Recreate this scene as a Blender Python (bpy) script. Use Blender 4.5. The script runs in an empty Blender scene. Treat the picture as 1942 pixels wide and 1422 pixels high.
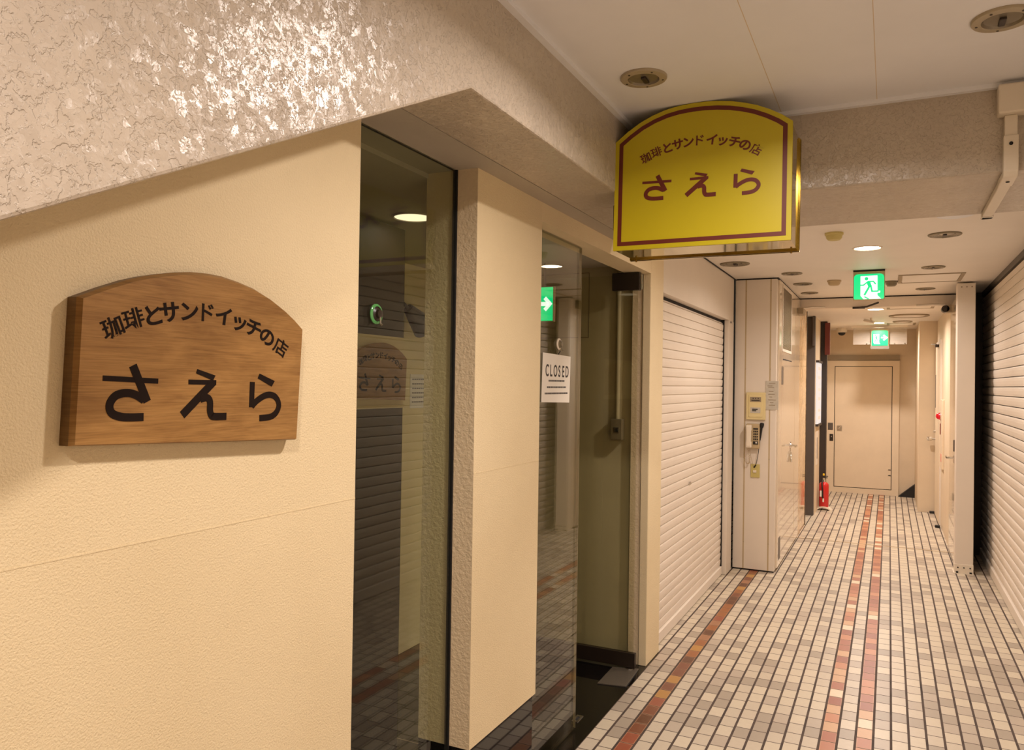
import bpy, bmesh, math, random
from mathutils import Vector, Matrix
random.seed(7)
S = bpy.context.scene
COL = S.collection
PI = math.pi
# ------------------------------------------------------------------ camera
CAM_H = 1.65
yaw, pitch, roll, FPX = 0.455830, 0.009338, 0.015063, 1460.3
fw = Vector((-math.sin(yaw)*math.cos(pitch), math.cos(yaw)*math.cos(pitch), math.sin(pitch)))
rt = Vector((math.cos(yaw), math.sin(yaw), 0)); up = rt.cross(fw)
r2 = math.cos(roll)*rt + math.sin(roll)*up; u2 = r2.cross(fw)
cd = bpy.data.cameras.new('camera'); cam = bpy.data.objects.new('camera', cd); COL.objects.link(cam)
cd.sensor_width = 36; cd.lens = FPX/1942*36; cd.clip_start = 0.02; cd.clip_end = 60
M = Matrix((r2, u2, -fw)).transposed().to_4x4(); M.translation = (0, 0, CAM_H)
cam.matrix_world = M
S.camera = cam
# ------------------------------------------------------------------ world, exposure
W = bpy.data.worlds.new('world'); S.world = W; W.use_nodes = True
W.node_tree.nodes['Background'].inputs[0].default_value = (1, .78, .55, 1)
W.node_tree.nodes['Background'].inputs[1].default_value = 0.02
S.view_settings.view_transform = 'Standard'; S.view_settings.look = 'None'
S.view_settings.gamma = 1; S.view_settings.use_curve_mapping = False
S.view_settings.exposure = 0.0
LAMP_W = 18.5
LAMP_COL = (1.0, 0.875, 0.81)
# ------------------------------------------------------------------ materials
def lin(c):
    return tuple((v/255/12.92 if v/255 <= .04045 else ((v/255+.055)/1.055)**2.4) for v in c) + (1,)
class NT:
    def __init__(s, name):
        s.m = bpy.data.materials.new(name); s.m.use_nodes = True
        s.t = s.m.node_tree; s.n = s.t.nodes; s.b = s.n['Principled BSDF']; s.out = s.n['Material Output']
    def add(s, t, **k):
        n = s.n.new(t)
        for a, v in k.items(): setattr(n, a, v)
        return n
    def link(s, a, b): s.t.links.new(a, b)
    def math(s, op, a, b=None, c=None):
        n = s.add('ShaderNodeMath', operation=op)
        for i, v in enumerate((a, b, c)):
            if v is None: continue
            if isinstance(v, (int, float)): n.inputs[i].default_value = v
            else: s.link(v, n.inputs[i])
        return n.outputs[0]
    def coords(s, scale=(1, 1, 1), kind='Object'):
        tc = s.add('ShaderNodeTexCoord'); mp = s.add('ShaderNodeMapping'); mp.inputs['Scale'].default_value = scale
        s.link(tc.outputs[kind], mp.inputs[0]); return mp.outputs[0]
    def noise(s, vec, scale, detail=3, rough=.5, dist=0):
        n = s.add('ShaderNodeTexNoise'); n.inputs['Scale'].default_value = scale; n.inputs['Detail'].default_value = detail
        n.inputs['Roughness'].default_value = rough; n.inputs['Distortion'].default_value = dist
        s.link(vec, n.inputs['Vector']); return n.outputs['Fac']
    def ramp(s, fac, stops, interp='LINEAR'):
        n = s.add('ShaderNodeValToRGB'); r = n.color_ramp; r.interpolation = interp
        while len(r.elements) < len(stops): r.elements.new(.5)
        for e, (p, c) in zip(r.elements, stops): e.position = p; e.color = c
        s.link(fac, n.inputs[0]); return n.outputs[0]
    def mix(s, fac, a, b):
        n = s.add('ShaderNodeMix', data_type='RGBA')
        for i, v in ((0, fac), (6, a), (7, b)):
            if isinstance(v, (int, float)): n.inputs[i].default_value = v
            elif isinstance(v, tuple): n.inputs[i].default_value = v
            else: s.link(v, n.inputs[i])
        return n.outputs[2]
    def bump(s, h, strength, dist, normal=None):
        n = s.add('ShaderNodeBump'); n.inputs['Strength'].default_value = strength; n.inputs['Distance'].default_value = dist
        s.link(h, n.inputs['Height'])
        if normal is not None: s.link(normal, n.inputs['Normal'])
        s.link(n.outputs[0], s.b.inputs['Normal']); return n.outputs[0]
def P(name, rgb, rough=.5, metal=0, spec=.5, var=0, bump=0, bscale=80, emit=0, coat=0, vscale=3):
    t = NT(name); b = t.b
    b.inputs['Base Color'].default_value = lin(rgb); b.inputs['Roughness'].default_value = rough
    b.inputs['Metallic'].default_value = metal; b.inputs['Specular IOR Level'].default_value = spec
    b.inputs['Coat Weight'].default_value = coat
    v = None
    if var or bump: v = t.coords()
    if var:
        f = t.noise(v, vscale, 4, .6); c = lin(rgb); d = tuple(x*(1-var) for x in c[:3])+(1,); e = tuple(min(1, x*(1+var*.5)) for x in c[:3])+(1,)
        t.link(t.ramp(f, [(.3, d), (.7, e)]), b.inputs['Base Color'])
    if bump: t.bump(t.noise(v, bscale, 3, .6), 1.0, bump)
    if emit: b.inputs['Base Color'].default_value = tuple(x*.2 for x in lin(rgb)[:3])+(1,); b.inputs['Emission Color'].default_value = lin(rgb); b.inputs['Emission Strength'].default_value = emit
    return t.m

def mat_wall():       # cream wall cloth, faint orange-peel
    t = NT('cream_wall'); v = t.coords()
    t.link(t.ramp(t.noise(v, 2.2, 3), [(.3, lin((226, 207, 168))), (.7, lin((232, 214, 176)))]), t.b.inputs['Base Color'])
    t.b.inputs['Roughness'].default_value = .62; t.b.inputs['Specular IOR Level'].default_value = .25
    t.bump(t.noise(v, 230, 2, .6), .7, .0030); return t.m
def mat_plaster():    # glossy rough trowelled paint on the stair beam: tilted flakes parted by ragged crevices
    t = NT('trowelled_plaster'); v = t.coords()
    w = t.add('ShaderNodeTexNoise'); w.inputs['Scale'].default_value = 75; w.inputs['Detail'].default_value = 4; w.inputs['Roughness'].default_value = .62; t.link(v, w.inputs['Vector'])
    va = t.add('ShaderNodeVectorMath', operation='MULTIPLY_ADD'); va.inputs[1].default_value = (.016, .016, .016); t.link(w.outputs['Color'], va.inputs[0]); t.link(v, va.inputs[2])
    vo = t.add('ShaderNodeTexVoronoi'); vo.inputs['Scale'].default_value = 62; vo.inputs['Randomness'].default_value = 1; t.link(va.outputs[0], vo.inputs['Vector'])
    sb = t.add('ShaderNodeVectorMath', operation='SUBTRACT'); t.link(v, sb.inputs[0]); t.link(vo.outputs['Position'], sb.inputs[1])
    cc = t.add('ShaderNodeVectorMath', operation='SUBTRACT'); t.link(vo.outputs['Color'], cc.inputs[0]); cc.inputs[1].default_value = (.5, .5, .5)
    dt = t.add('ShaderNodeVectorMath', operation='DOT_PRODUCT'); t.link(sb.outputs[0], dt.inputs[0]); t.link(cc.outputs[0], dt.inputs[1])
    tilt = t.math('MULTIPLY', dt.outputs['Value'], .17)
    n1 = t.noise(va.outputs[0], 52, 3, .55); n2 = t.noise(v, 120, 2, .5)
    pl = t.ramp(n1, [(.40, (0, 0, 0, 1)), (.46, (.6, .6, .6, 1)), (.60, (.65, .65, .65, 1)), (.65, (1, 1, 1, 1))])
    h = t.math('ADD', t.math('MULTIPLY', pl, .0018), tilt); h = t.math('ADD', h, t.math('MULTIPLY', n2, .0006))
    big = t.noise(v, 6, 2)
    t.link(t.ramp(big, [(.3, lin((188, 175, 158))), (.7, lin((196, 183, 165)))]), t.b.inputs['Base Color'])
    t.b.inputs['Roughness'].default_value = .29; t.b.inputs['Specular IOR Level'].default_value = .42
    t.bump(h, 1.0, 1.0); return t.m
def mat_floor():
    t = NT('mosaic_tile_floor'); tc = t.add('ShaderNodeTexCoord'); sp = t.add('ShaderNodeSeparateXYZ'); t.link(tc.outputs['Object'], sp.inputs[0])
    u = t.math('DIVIDE', t.math('ADD', sp.outputs[0], .2034), .0753)
    col = t.math('FLOOR', u); fx = t.math('FRACT', u)
    w1 = t.add('ShaderNodeTexWhiteNoise', noise_dimensions='1D'); t.link(col, w1.inputs['W'])
    vv = t.math('ADD', t.math('DIVIDE', sp.outputs[1], .115), w1.outputs['Value'])
    row = t.math('FLOOR', vv); fy = t.math('FRACT', vv)
    cb = t.add('ShaderNodeCombineXYZ'); t.link(col, cb.inputs[0]); t.link(row, cb.inputs[1])
    w2 = t.add('ShaderNodeTexWhiteNoise', noise_dimensions='2D'); t.link(cb.outputs[0], w2.inputs['Vector'])
    val = w2.outputs['Value']
    ws = t.add('ShaderNodeSeparateColor'); t.link(w2.outputs['Color'], ws.inputs[0]); v2 = ws.outputs[1]
    cream = t.ramp(val, [(0, lin((207, 194, 171))), (.22, lin((201, 188, 167))), (.45, lin((210, 197, 174))), (.68, lin((170, 157, 140))), (.84, lin((185, 171, 153)))], 'CONSTANT')
    red = t.ramp(val, [(0, lin((166, 100, 72))), (.25, lin((178, 114, 82))), (.42, lin((154, 90, 66))), (.58, lin((204, 162, 122))), (.74, lin((192, 128, 90))), (.92, lin((226, 206, 176)))], 'CONSTANT')
    ochre = t.ramp(val, [(0, lin((98, 58, 36))), (.2, lin((152, 92, 48))), (.38, lin((178, 130, 64))), (.52, lin((122, 70, 46))), (.68, lin((150, 80, 56))), (.86, lin((160, 112, 80)))], 'CONSTANT')
    def is_col(k): return t.math('COMPARE', col, k, .2)
    r12 = t.math('MAXIMUM', is_col(-1), is_col(1))
    c = t.mix(r12, cream, red); c = t.mix(is_col(-12), c, ochre)
    edge = t.math('ABSOLUTE', t.math('SUBTRACT', fx, .5)); edge2 = t.math('ABSOLUTE', t.math('SUBTRACT', fy, .5))
    # worn paler rims on the red tiles
    rim = t.math('MAXIMUM', t.math('GREATER_THAN', edge, .385), t.math('GREATER_THAN', edge2, .44))
    anyred = t.math('MAXIMUM', r12, is_col(-12))
    c = t.mix(t.math('MULTIPLY', t.math('MULTIPLY', rim, anyred), .45), c, lin((206, 160, 120)))
    mott = t.noise(tc.outputs['Object'], 45, 4, .65)
    c = t.mix(t.math('MULTIPLY', t.math('SUBTRACT', mott, .35), .3), c, lin((150, 128, 105)))
    g = t.math('MAXIMUM', t.math('GREATER_THAN', edge, .428), t.math('GREATER_THAN', edge2, .476))
    grime = t.noise(tc.outputs['Object'], 9, 3)
    grout = t.ramp(grime, [(.3, lin((62, 50, 44))), (.7, lin((86, 70, 60)))])
    t.link(t.mix(g, c, grout), t.b.inputs['Base Color'])
    t.link(t.math('ADD', .36, t.math('MULTIPLY', g, .4)), t.b.inputs['Roughness'])
    t.b.inputs['Specular IOR Level'].default_value = .38
    h = t.math('ADD', t.math('SUBTRACT', 1, g), t.math('MULTIPLY', t.noise(tc.outputs['Object'], 30, 2), .25)); h = t.math('ADD', h, t.math('MULTIPLY', v2, .0))
    t.bump(h, .5, .002); return t.m
def mat_granite(joint=True):
    t = NT('black_granite'); v = t.coords()
    c = t.ramp(t.noise(v, 220, 3, .7), [(.45, lin((13, 11, 10))), (.75, lin((30, 26, 22)))])
    t.link(c, t.b.inputs['Base Color']); t.b.inputs['Roughness'].default_value = .04; t.b.inputs['Specular IOR Level'].default_value = .5
    return t.m
def mat_wood(dark=1.0, name='oak_wood'):
    t = NT(name); v = t.coords((3, 3, 95)); v2 = t.coords((2.2, 2.2, 9))
    g = t.noise(v, 4, 5, .65, .4); b = t.noise(v2, 3, 3, .5, .8)
    c1 = t.ramp(g, [(.25, lin((104*dark, 71*dark, 34*dark))), (.5, lin((150*dark, 109*dark, 58*dark))), (.8, lin((182*dark, 140*dark, 84*dark)))])
    c2 = t.ramp(b, [(.3, lin((112*dark, 76*dark, 37*dark))), (.7, lin((176*dark, 134*dark, 78*dark)))])
    t.link(t.mix(.45, c1, c2), t.b.inputs['Base Color']); t.b.inputs['Roughness'].default_value = .42
    t.b.inputs['Specular IOR Level'].default_value = .3
    t.bump(g, .25, .0006); return t.m
def mat_marble():
    t = NT('cream_marble'); v = t.coords()
    c = t.ramp(t.noise(v, 3.5, 6, .65, 1.5), [(.3, lin((176, 138, 96))), (.5, lin((214, 184, 142))), (.75, lin((228, 202, 162)))])
    t.link(c, t.b.inputs['Base Color']); t.b.inputs['Roughness'].default_value = .08; return t.m
def mat_glass(name, tint, base=.045, haze=0):
    t = NT(name); t.n.remove(t.b)
    lw = t.add('ShaderNodeLayerWeight'); lw.inputs['Blend'].default_value = .5
    f = t.math('POWER', lw.outputs['Facing'], 5.0); f = t.math('ADD', t.math('MULTIPLY', f, 1-base), base)
    tr = t.add('ShaderNodeBsdfTransparent'); tr.inputs[0].default_value = tint
    gl = t.add('ShaderNodeBsdfGlossy'); gl.inputs['Roughness'].default_value = .0; gl.inputs[0].default_value = (1, 1, 1, 1)
    mx = t.add('ShaderNodeMixShader'); t.link(f, mx.inputs[0]); t.link(tr.outputs[0], mx.inputs[1]); t.link(gl.outputs[0], mx.inputs[2])
    if haze:
        df = t.add('ShaderNodeBsdfDiffuse'); df.inputs[0].default_value = lin((236, 226, 214)); m2 = t.add('ShaderNodeMixShader'); m2.inputs[0].default_value = haze
        t.link(mx.outputs[0], m2.inputs[1]); t.link(df.outputs[0], m2.inputs[2]); mx = m2
    t.link(mx.outputs[0], t.out.inputs[0]); return t.m
MT = dict(
    wall=mat_wall(), plaster=mat_plaster(), floor=mat_floor(), granite=mat_granite(), wood=mat_wood(), wood_edge=mat_wood(.72, 'oak_edge'), wood_rim=mat_wood(.92, 'oak_rim'), marble=mat_marble(),
    smooth=P('smooth_soffit_plaster', (176, 166, 150), .6, var=.05, bump=.001, bscale=60),
    reveal=P('stucco_reveal', (214, 194, 160), .6, bump=.004, bscale=70, var=.05),
    ceiling=P('ceiling_paint', (234, 234, 237), .55, var=.03, spec=.3),
    low_ceiling=P('white_ceiling_board', (234, 226, 215), .5, var=.03, spec=.3),
    white=P('white_painted_steel', (226, 214, 198), .42, var=.03),
    shutter=P('white_shutter_slats', (232, 220, 204), .4, var=.03),
    beige=P('beige_door_paint', (226, 207, 178), .48, var=.05),
    beige_wall=P('beige_wall_paint', (216, 196, 166), .6, var=.06),
    gloss_white=P('glossy_white_door', (228, 212, 188), .12, coat=.6),
    dark=P('dark_bronze', (40, 30, 22), .35, spec=.5),
    black=P('black_rubber', (18, 16, 15), .5),
    gap=P('shadow_gap_black', (26, 22, 20), .8),
    brown_panel=P('dark_brown_panel', (50, 40, 34), .45),
    grey=P('grey_steel_jamb', (96, 88, 82), .4, metal=.3),
    darkred=P('dark_red_plastic', (110, 44, 34), .4),
    steel=P('brushed_steel', (196, 188, 176), .28, metal=1),
    chrome=P('chrome', (226, 222, 214), .1, metal=1),
    brass=P('polished_brass', (156, 128, 52), .14, metal=1),
    gold_side=P('champagne_acrylic', (168, 148, 84), .06, metal=.85),
    yellow=P('yellow_acrylic', (188, 171, 18), .38, var=.02),
    yellow_rim=P('pale_yellow_acrylic', (224, 196, 40), .35),
    maroon=P('maroon_vinyl', (98, 30, 14), .45),
    ink=P('burnt_black_ink', (30, 19, 13), .75, spec=.12),
    print=P('dark_print', (50, 46, 44), .7),
    painted_glint=P('painted_green_glint', (84, 150, 84), .12),  # green reflection of the exit sign put into the ring's colour
    paper=P('white_paper', (232, 226, 214), .7),
    paper_grey=P('laminated_paper', (196, 188, 172), .35, var=.12, vscale=30),
    cream_plastic=P('aged_cream_plastic', (222, 204, 150), .4),
    ochre_plastic=P('yellowed_plastic', (196, 180, 110), .45),
    white_plastic=P('white_plastic', (228, 216, 196), .35),
    grey_plastic=P('grey_plastic', (150, 134, 108), .45),
    beige_plastic=P('beige_plastic', (186, 164, 126), .45),
    red=P('red_enamel', (204, 22, 22), .25, coat=.5),
    red_lamp=P('red_lamp_dome', (255, 20, 40), .2, emit=.5),
    pink=P('pink_label', (222, 150, 130), .6),
    yellowpin=P('yellow_pin', (240, 196, 40), .4),
    olive=P('olive_grey_wall', (176, 164, 128), .65, var=.08),
    interior=P('interior_cream_wall', (224, 208, 160), .65, var=.05),
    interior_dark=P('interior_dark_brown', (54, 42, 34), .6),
    dull=P('dull_grey_reflector', (122, 110, 84), .4, var=.06),
    lens=P('lit_lens', (255, 238, 210), .4, emit=22),
    dark_steel=P('dull_dark_steel', (84, 76, 64), .45),
    rim=P('spotlight_rim', (168, 154, 128), .4),
    bowl=P('spotlight_bowl', (132, 122, 104), .25, metal=.3),
    dim_lens=P('dim_lit_lens', (255, 236, 200), .4, emit=1.5),
    green=P('lit_green_panel', (0, 212, 126), .3, emit=1.25),
    green_white=P('lit_white_panel', (240, 255, 246), .3, emit=1.35),
    lit_paper=P('lit_poster', (240, 230, 224), .3, emit=.8),
    poster_ink=P('poster_print', (250, 240, 236), .4),
    glass=mat_glass('plate_glass', (.89, .915, .85, 1), .02),
    glass_leaf=mat_glass('door_glass', (.93, .93, .87, 1), .03),
    acrylic=mat_glass('clear_acrylic', (.95, .95, .92, 1), .06, .16),
    silicone=P('black_silicone', (14, 13, 12), .6),
    granite_trim=P('threshold_metal', (222, 212, 194), .25, metal=1),
)
# ------------------------------------------------------------------ mesh helpers
WP = {}
class MB:
    def __init__(s): s.bm = bmesh.new()
    def box(s, x0, x1, y0, y1, z0, z1, rot=None):
        vs = [s.bm.verts.new((x, y, z)) for x in (x0, x1) for y in (y0, y1) for z in (z0, z1)]
        for f in ((0, 1, 3, 2), (4, 6, 7, 5), (0, 4, 5, 1), (2, 3, 7, 6), (0, 2, 6, 4), (1, 5, 7, 3)):
            s.bm.faces.new([vs[i] for i in f])
        return s
    def prism(s, pts, o, u, v, n, d):
        """polygon pts (2D) in frame o,u,v extruded d along n"""
        o, u, v, n = Vector(o), Vector(u), Vector(v), Vector(n)
        a = [s.bm.verts.new(o+u*p[0]+v*p[1]) for p in pts]; b = [s.bm.verts.new(o+u*p[0]+v*p[1]+n*d) for p in pts]
        k = len(pts)
        fa = s.bm.faces.new(list(reversed(a))); fb = s.bm.faces.new(b)
        for i in range(k): s.bm.faces.new([a[i], a[(i+1) % k], b[(i+1) % k], b[i]])
        return s
    def frame(s, outer, inner, o, u, v, n, d):
        """closed band between two outlines with equal point count"""
        o, u, v, n = Vector(o), Vector(u), Vector(v), Vector(n); k = len(outer)
        R = []
        for pts in (outer, inner):
            for h in (0, d): R.append([s.bm.verts.new(o+u*p[0]+v*p[1]+n*h) for p in pts])
        A, B, C_, D = R
        for i in range(k):
            j = (i+1) % k
            s.bm.faces.new([B[i], B[j], D[j], D[i]]); s.bm.faces.new([A[i], C_[i], C_[j], A[j]])
            s.bm.faces.new([A[i], A[j], B[j], B[i]]); s.bm.faces.new([C_[i], D[i], D[j], C_[j]])
        return s
    def lathe(s, prof, o, ax=(0, 0, 1), seg=32):
        """prof: (r, h) pairs along ax"""
        o, ax = Vector(o), Vector(ax).normalized(); e = Vector((1, 0, 0)) if abs(ax.x) < .9 else Vector((0, 1, 0))
        a = ax.cross(e).normalized(); b = ax.cross(a); rings = []
        for r, h in prof:
            if r < 1e-6: rings.append([s.bm.verts.new(o+ax*h)])
            else: rings.append([s.bm.verts.new(o+ax*h+(a*math.cos(2*PI*i/seg)+b*math.sin(2*PI*i/seg))*r) for i in range(seg)])
        for A, B in zip(rings, rings[1:]):
            for i in range(seg):
                j = (i+1) % seg
                if len(A) == 1 and len(B) == 1: continue
                if len(A) == 1: s.bm.faces.new([A[0], B[j], B[i]])
                elif len(B) == 1: s.bm.faces.new([A[i], A[j], B[0]])
                else: s.bm.faces.new([A[i], A[j], B[j], B[i]])
        return s
    def cyl(s, p0, p1, r, seg=20):
        p0, p1 = Vector(p0), Vector(p1); L = (p1-p0).length
        return s.lathe([(0, 0), (r, 0), (r, L), (0, L)], p0, p1-p0, seg)
    def tube(s, pts, r, seg=10):
        pts = [Vector(p) for p in pts]; rings = []; prev = None
        for i, p in enumerate(pts):
            d = ((pts[min(i+1, len(pts)-1)]-pts[max(i-1, 0)])).normalized()
            if prev is None:
                e = Vector((0, 0, 1)) if abs(d.z) < .9 else Vector((1, 0, 0)); a = d.cross(e).normalized()
            else: a = (prev-d*prev.dot(d)).normalized()
            prev = a; b = d.cross(a)
            rings.append([s.bm.verts.new(p+(a*math.cos(2*PI*k/seg)+b*math.sin(2*PI*k/seg))*r) for k in range(seg)])
        for A, B in zip(rings, rings[1:]):
            for k in range(seg): s.bm.faces.new([A[k], A[(k+1) % seg], B[(k+1) % seg], B[k]])
        s.bm.faces.new(list(reversed(rings[0]))); s.bm.faces.new(rings[-1]); return s
    def stroke(s, pts, w, o, u, v, n, d):
        """flat brush stroke: polyline of width w with square ends"""
        P2 = [Vector(p) for p in pts]; L, Rr = [], []
        for i, p in enumerate(P2):
            d0 = (P2[i]-P2[i-1]).normalized() if i else None; d1 = (P2[i+1]-P2[i]).normalized() if i < len(P2)-1 else None
            if d0 is None: t = d1; k = 1
            elif d1 is None: t = d0; k = 1
            else:
                t = (d0+d1).normalized(); k = min(1/max(t.dot(d0), .35), 1.6)
            nn = Vector((-t.y, t.x))*w/2*k; L.append(p+nn); Rr.append(p-nn)
        for i in range(len(P2)-1): s.prism([L[i], Rr[i], Rr[i+1], L[i+1]], o, u, v, n, d)
        return s
    def disc2(s, c, r, o, u, v, n, d, seg=20):
        return s.prism([(c[0]+r*math.cos(2*PI*i/seg), c[1]+r*math.sin(2*PI*i/seg)) for i in range(seg)], o, u, v, n, d)
    def build(s, name, mat, parent=None, smooth=False, bevel=0, origin=None):
        bm = s.bm; bmesh.ops.recalc_face_normals(bm, faces=bm.faces)
        if origin is None:
            if parent is None:
                xs = [v.co for v in bm.verts]
                origin = Vector(((min(p.x for p in xs)+max(p.x for p in xs))/2, (min(p.y for p in xs)+max(p.y for p in xs))/2, min(p.z for p in xs)))
            else: origin = WP[parent.name]
        origin = Vector(origin); bmesh.ops.translate(bm, vec=-origin, verts=bm.verts)
        me = bpy.data.meshes.new(name); bm.to_mesh(me); bm.free(); me.materials.append(mat)
        o = bpy.data.objects.new(name, me); COL.objects.link(o); WP[o.name] = origin
        if smooth:
            me.polygons.foreach_set('use_smooth', [True]*len(me.polygons))
            md = o.modifiers.new('edge', 'EDGE_SPLIT'); md.split_angle = math.radians(38)
        if bevel:
            md = o.modifiers.new('bevel', 'BEVEL'); md.width = bevel; md.segments = 2; md.limit_method = 'ANGLE'; md.angle_limit = .6
        if parent is not None: o.parent = parent
        else: o.location = origin
        return o
def thing(name, label, cat, loc, group=None, kind=None):
    o = bpy.data.objects.new(name, None); COL.objects.link(o); o.location = loc; o.empty_display_size = .05
    WP[o.name] = Vector(loc); return tag(o, label, cat, group, kind)
def tag(o, label=None, cat=None, group=None, kind=None):
    if label: o['label'] = label
    if cat: o['category'] = cat
    if group: o['group'] = group
    if kind: o['kind'] = kind
    return o
def struct(o, label=None, cat=None):
    return tag(o, label, cat, None, 'structure')
def B(*a): return MB().box(*a)
def dup(o, loc, label=None, group=None):
    c = o.copy(); COL.objects.link(c); c.location = loc; WP[c.name] = Vector(loc)
    if label: c['label'] = label
    if group: c['group'] = group
    def kids(src, dst):
        for ch in [x for x in list(bpy.data.objects) if x.parent == src]:
            d = ch.copy(); COL.objects.link(d); d.parent = dst; kids(ch, d)
    kids(o, c); return c
def glyphs(items, mat, parent, o, u, v, n, d, bold=.0, font_name=None):
    """items: (character, centre (2D), height, angle, width factor); each character a part of its own"""
    o, u, v, n = Vector(o), Vector(u), Vector(v), Vector(n)
    for ch, c, h, ang, sx in items:
        mb = MB()
        cu = bpy.data.curves.new('glyph', 'FONT'); cu.body = ch; cu.size = 1; cu.extrude = .5
        cu.offset = bold*(.55 if ch in '珈琲店' else .6 if ch == 'ド' else 1.15)
        ob = bpy.data.objects.new('glyph', cu); COL.objects.link(ob)
        bpy.context.view_layer.update()
        me = bpy.data.meshes.new_from_object(ob.evaluated_get(bpy.context.evaluated_depsgraph_get()))
        bpy.data.objects.remove(ob); bpy.data.curves.remove(cu)
        xs = [q.co.x for q in me.vertices]; ys = [q.co.y for q in me.vertices]
        cx = (min(xs)+max(xs))/2
        cy = .38 if font_name == 'cjk' else (min(ys)+max(ys))/2
        ca, sa = math.cos(ang), math.sin(ang); vv = []
        for q in me.vertices:
            x, y = (q.co.x-cx)*h*sx, (q.co.y-cy)*h
            p = (c[0]+x*ca-y*sa, c[1]+x*sa+y*ca)
            vv.append(mb.bm.verts.new(o+u*p[0]+v*p[1]+n*(d if q.co.z > 0 else 0)))
        for f in me.polygons:
            try: mb.bm.faces.new([vv[i] for i in f.vertices])
            except ValueError: pass
        bpy.data.meshes.remove(me)
        mb.build('letter', mat, parent)
X, Y, Z = (1, 0, 0), (0, 1, 0), (0, 0, 1); NX, NY, NZ = (-1, 0, 0), (0, -1, 0), (0, 0, -1)
# ------------------------------------------------------------------ the setting
struct(MB().box(-1.256, 1.1, -2, 13.6, -.1, 0).build('floor', MT['floor'], origin=(0, 0, 0)))
g = struct(MB().box(-3.6, -1.256, .2, 4.69, -.1, .0).build('floor_shop', MT['granite'], origin=(0, 0, 0)))
for yj in (2.98,):
    B(-3.4, -1.48, yj, yj+.004, 0, .0006).build('joint', MT['beige_plastic'], g)
struct(B(-1.42, -1.256, 4.69, 7.147, -.1, 0).build('floor_bay', MT['floor'], origin=(0, 0, 0)))
struct(B(-3.6, -1.256, 7.147, 13.6, -.1, 0).build('floor_recess', MT['floor'], origin=(0, 0, 0)))
# shop front
zr = lambda y: 2.377+.49*(y-1.661)
wl = struct(B(-1.40, -1.262, -2, 1.645, 0, 1.337).build('wall_left', MT['wall']))
struct(B(-1.40, -1.2622, -2, 1.645, 1.3395, 2.75).build('wall_left_upper', MT['wall']))
struct(B(-1.40, -1.2612, -2, 1.645, 1.337, 1.3395).build('trim_1', MT['wall']))
# stair beam: vertical face with a sloped lower edge, then a level soffit
mb = MB(); mb.prism([(-2, zr(-2)), (1.661, 2.377), (3.02, 2.377), (3.02, 2.80), (-2, 2.80)], (-.937, 0, 0), Y, Z, NX, .243)
struct(mb.build('beam_stair', MT['plaster'], bevel=.006, origin=(0, 0, 0)))
mb = MB(); mb.prism([(-2, zr(-2)), (1.661, 2.377), (3.72, 2.377), (3.72, 2.80), (-2, 2.80)], (-1.18, 0, 0), Y, Z, NX, .0818)
struct(mb.build('beam_stair_soffit', MT['smooth'], origin=(0, 0, 0)))
struct(B(-1.46, -1.2618, 1.645, 3.72, 2.377, 2.75).build('trim_2', MT['smooth']))
struct(B(-1.18, 1.1, 3.02, 3.72, 2.377, 2.80).build('beam_cross', MT['plaster'], origin=(0.4, .3, .2), bevel=.006))
# ceilings
c1 = struct(B(-.937, 1.1, -2, 3.02, 2.67, 2.75).build('ceiling', MT['ceiling']))
for xs in (-.372, -.05):
    B(xs, xs+.002, -2, 3.02, 2.6694, 2.67).build('joint', MT['beige_wall'], c1)
B(-.937, .83, 2.998, 3.02, 2.656, 2.67).build('cornice', MT['ceiling'], c1)
B(-.937, -.915, -2, 3.0, 2.656, 2.67).build('cornice', MT['ceiling'], c1)
struct(B(-1.262, 1.1, 3.72, 8.95, 2.614, 2.75).build('ceiling_low', MT['low_ceiling']))
struct(B(-1.6, 1.1, 9.07, 13.6, 2.55, 2.70).build('ceiling_far', MT['low_ceiling']))
struct(B(-3.6, -1.46, .2, 4.9, 2.36, 2.5).build('ceiling_shop', MT['smooth']))
# pillar between window and door
struct(B(-1.465, -1.262, 2.29, 2.83, .405, 1.337).build('pillar', MT['wall']))
struct(B(-1.465, -1.2622, 2.29, 2.83, 1.3395, 2.377).build('pillar_upper', MT['wall']))
struct(B(-1.465, -1.2612, 2.2905, 2.8295, 1.337, 1.3395).build('trim_3', MT['wall']))
struct(B(-1.466, -1.2624, 2.2885, 2.29, .405, 2.377).build('trim_4', MT['reveal']))
struct(B(-1.465, -1.275, 2.289, 2.83, 0, .405).build('baseboard_pillar', MT['granite']))
# door head, door column, shutter bay
struct(B(-1.40, -1.262, 2.83, 4.41, 2.30, 2.377).build('lintel', MT['wall']))
struct(B(-1.40, -1.262, 3.72, 4.41, 2.377, 2.65).build('lintel_upper', MT['wall']))
struct(B(-1.31, -1.262, 4.41, 4.69, 0, 2.65).build('column', MT['wall'], bevel=.004))
struct(B(-1.375, -1.313, 4.418, 4.69, 0, 2.65).build('column_inner', MT['reveal']))
struct(B(-1.40, -1.266, 4.69, 7.10, 2.222, 2.65).build('wall_fascia', MT['white'], bevel=.003))
struct(B(-1.40, -1.27, 7.095, 7.145, 0, 2.65).build('trim_5', MT['gap']))
struct(B(-1.262, -1.259, 4.70, 7.14, 2.604, 2.614).build('trim_6', MT['gap']))
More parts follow.
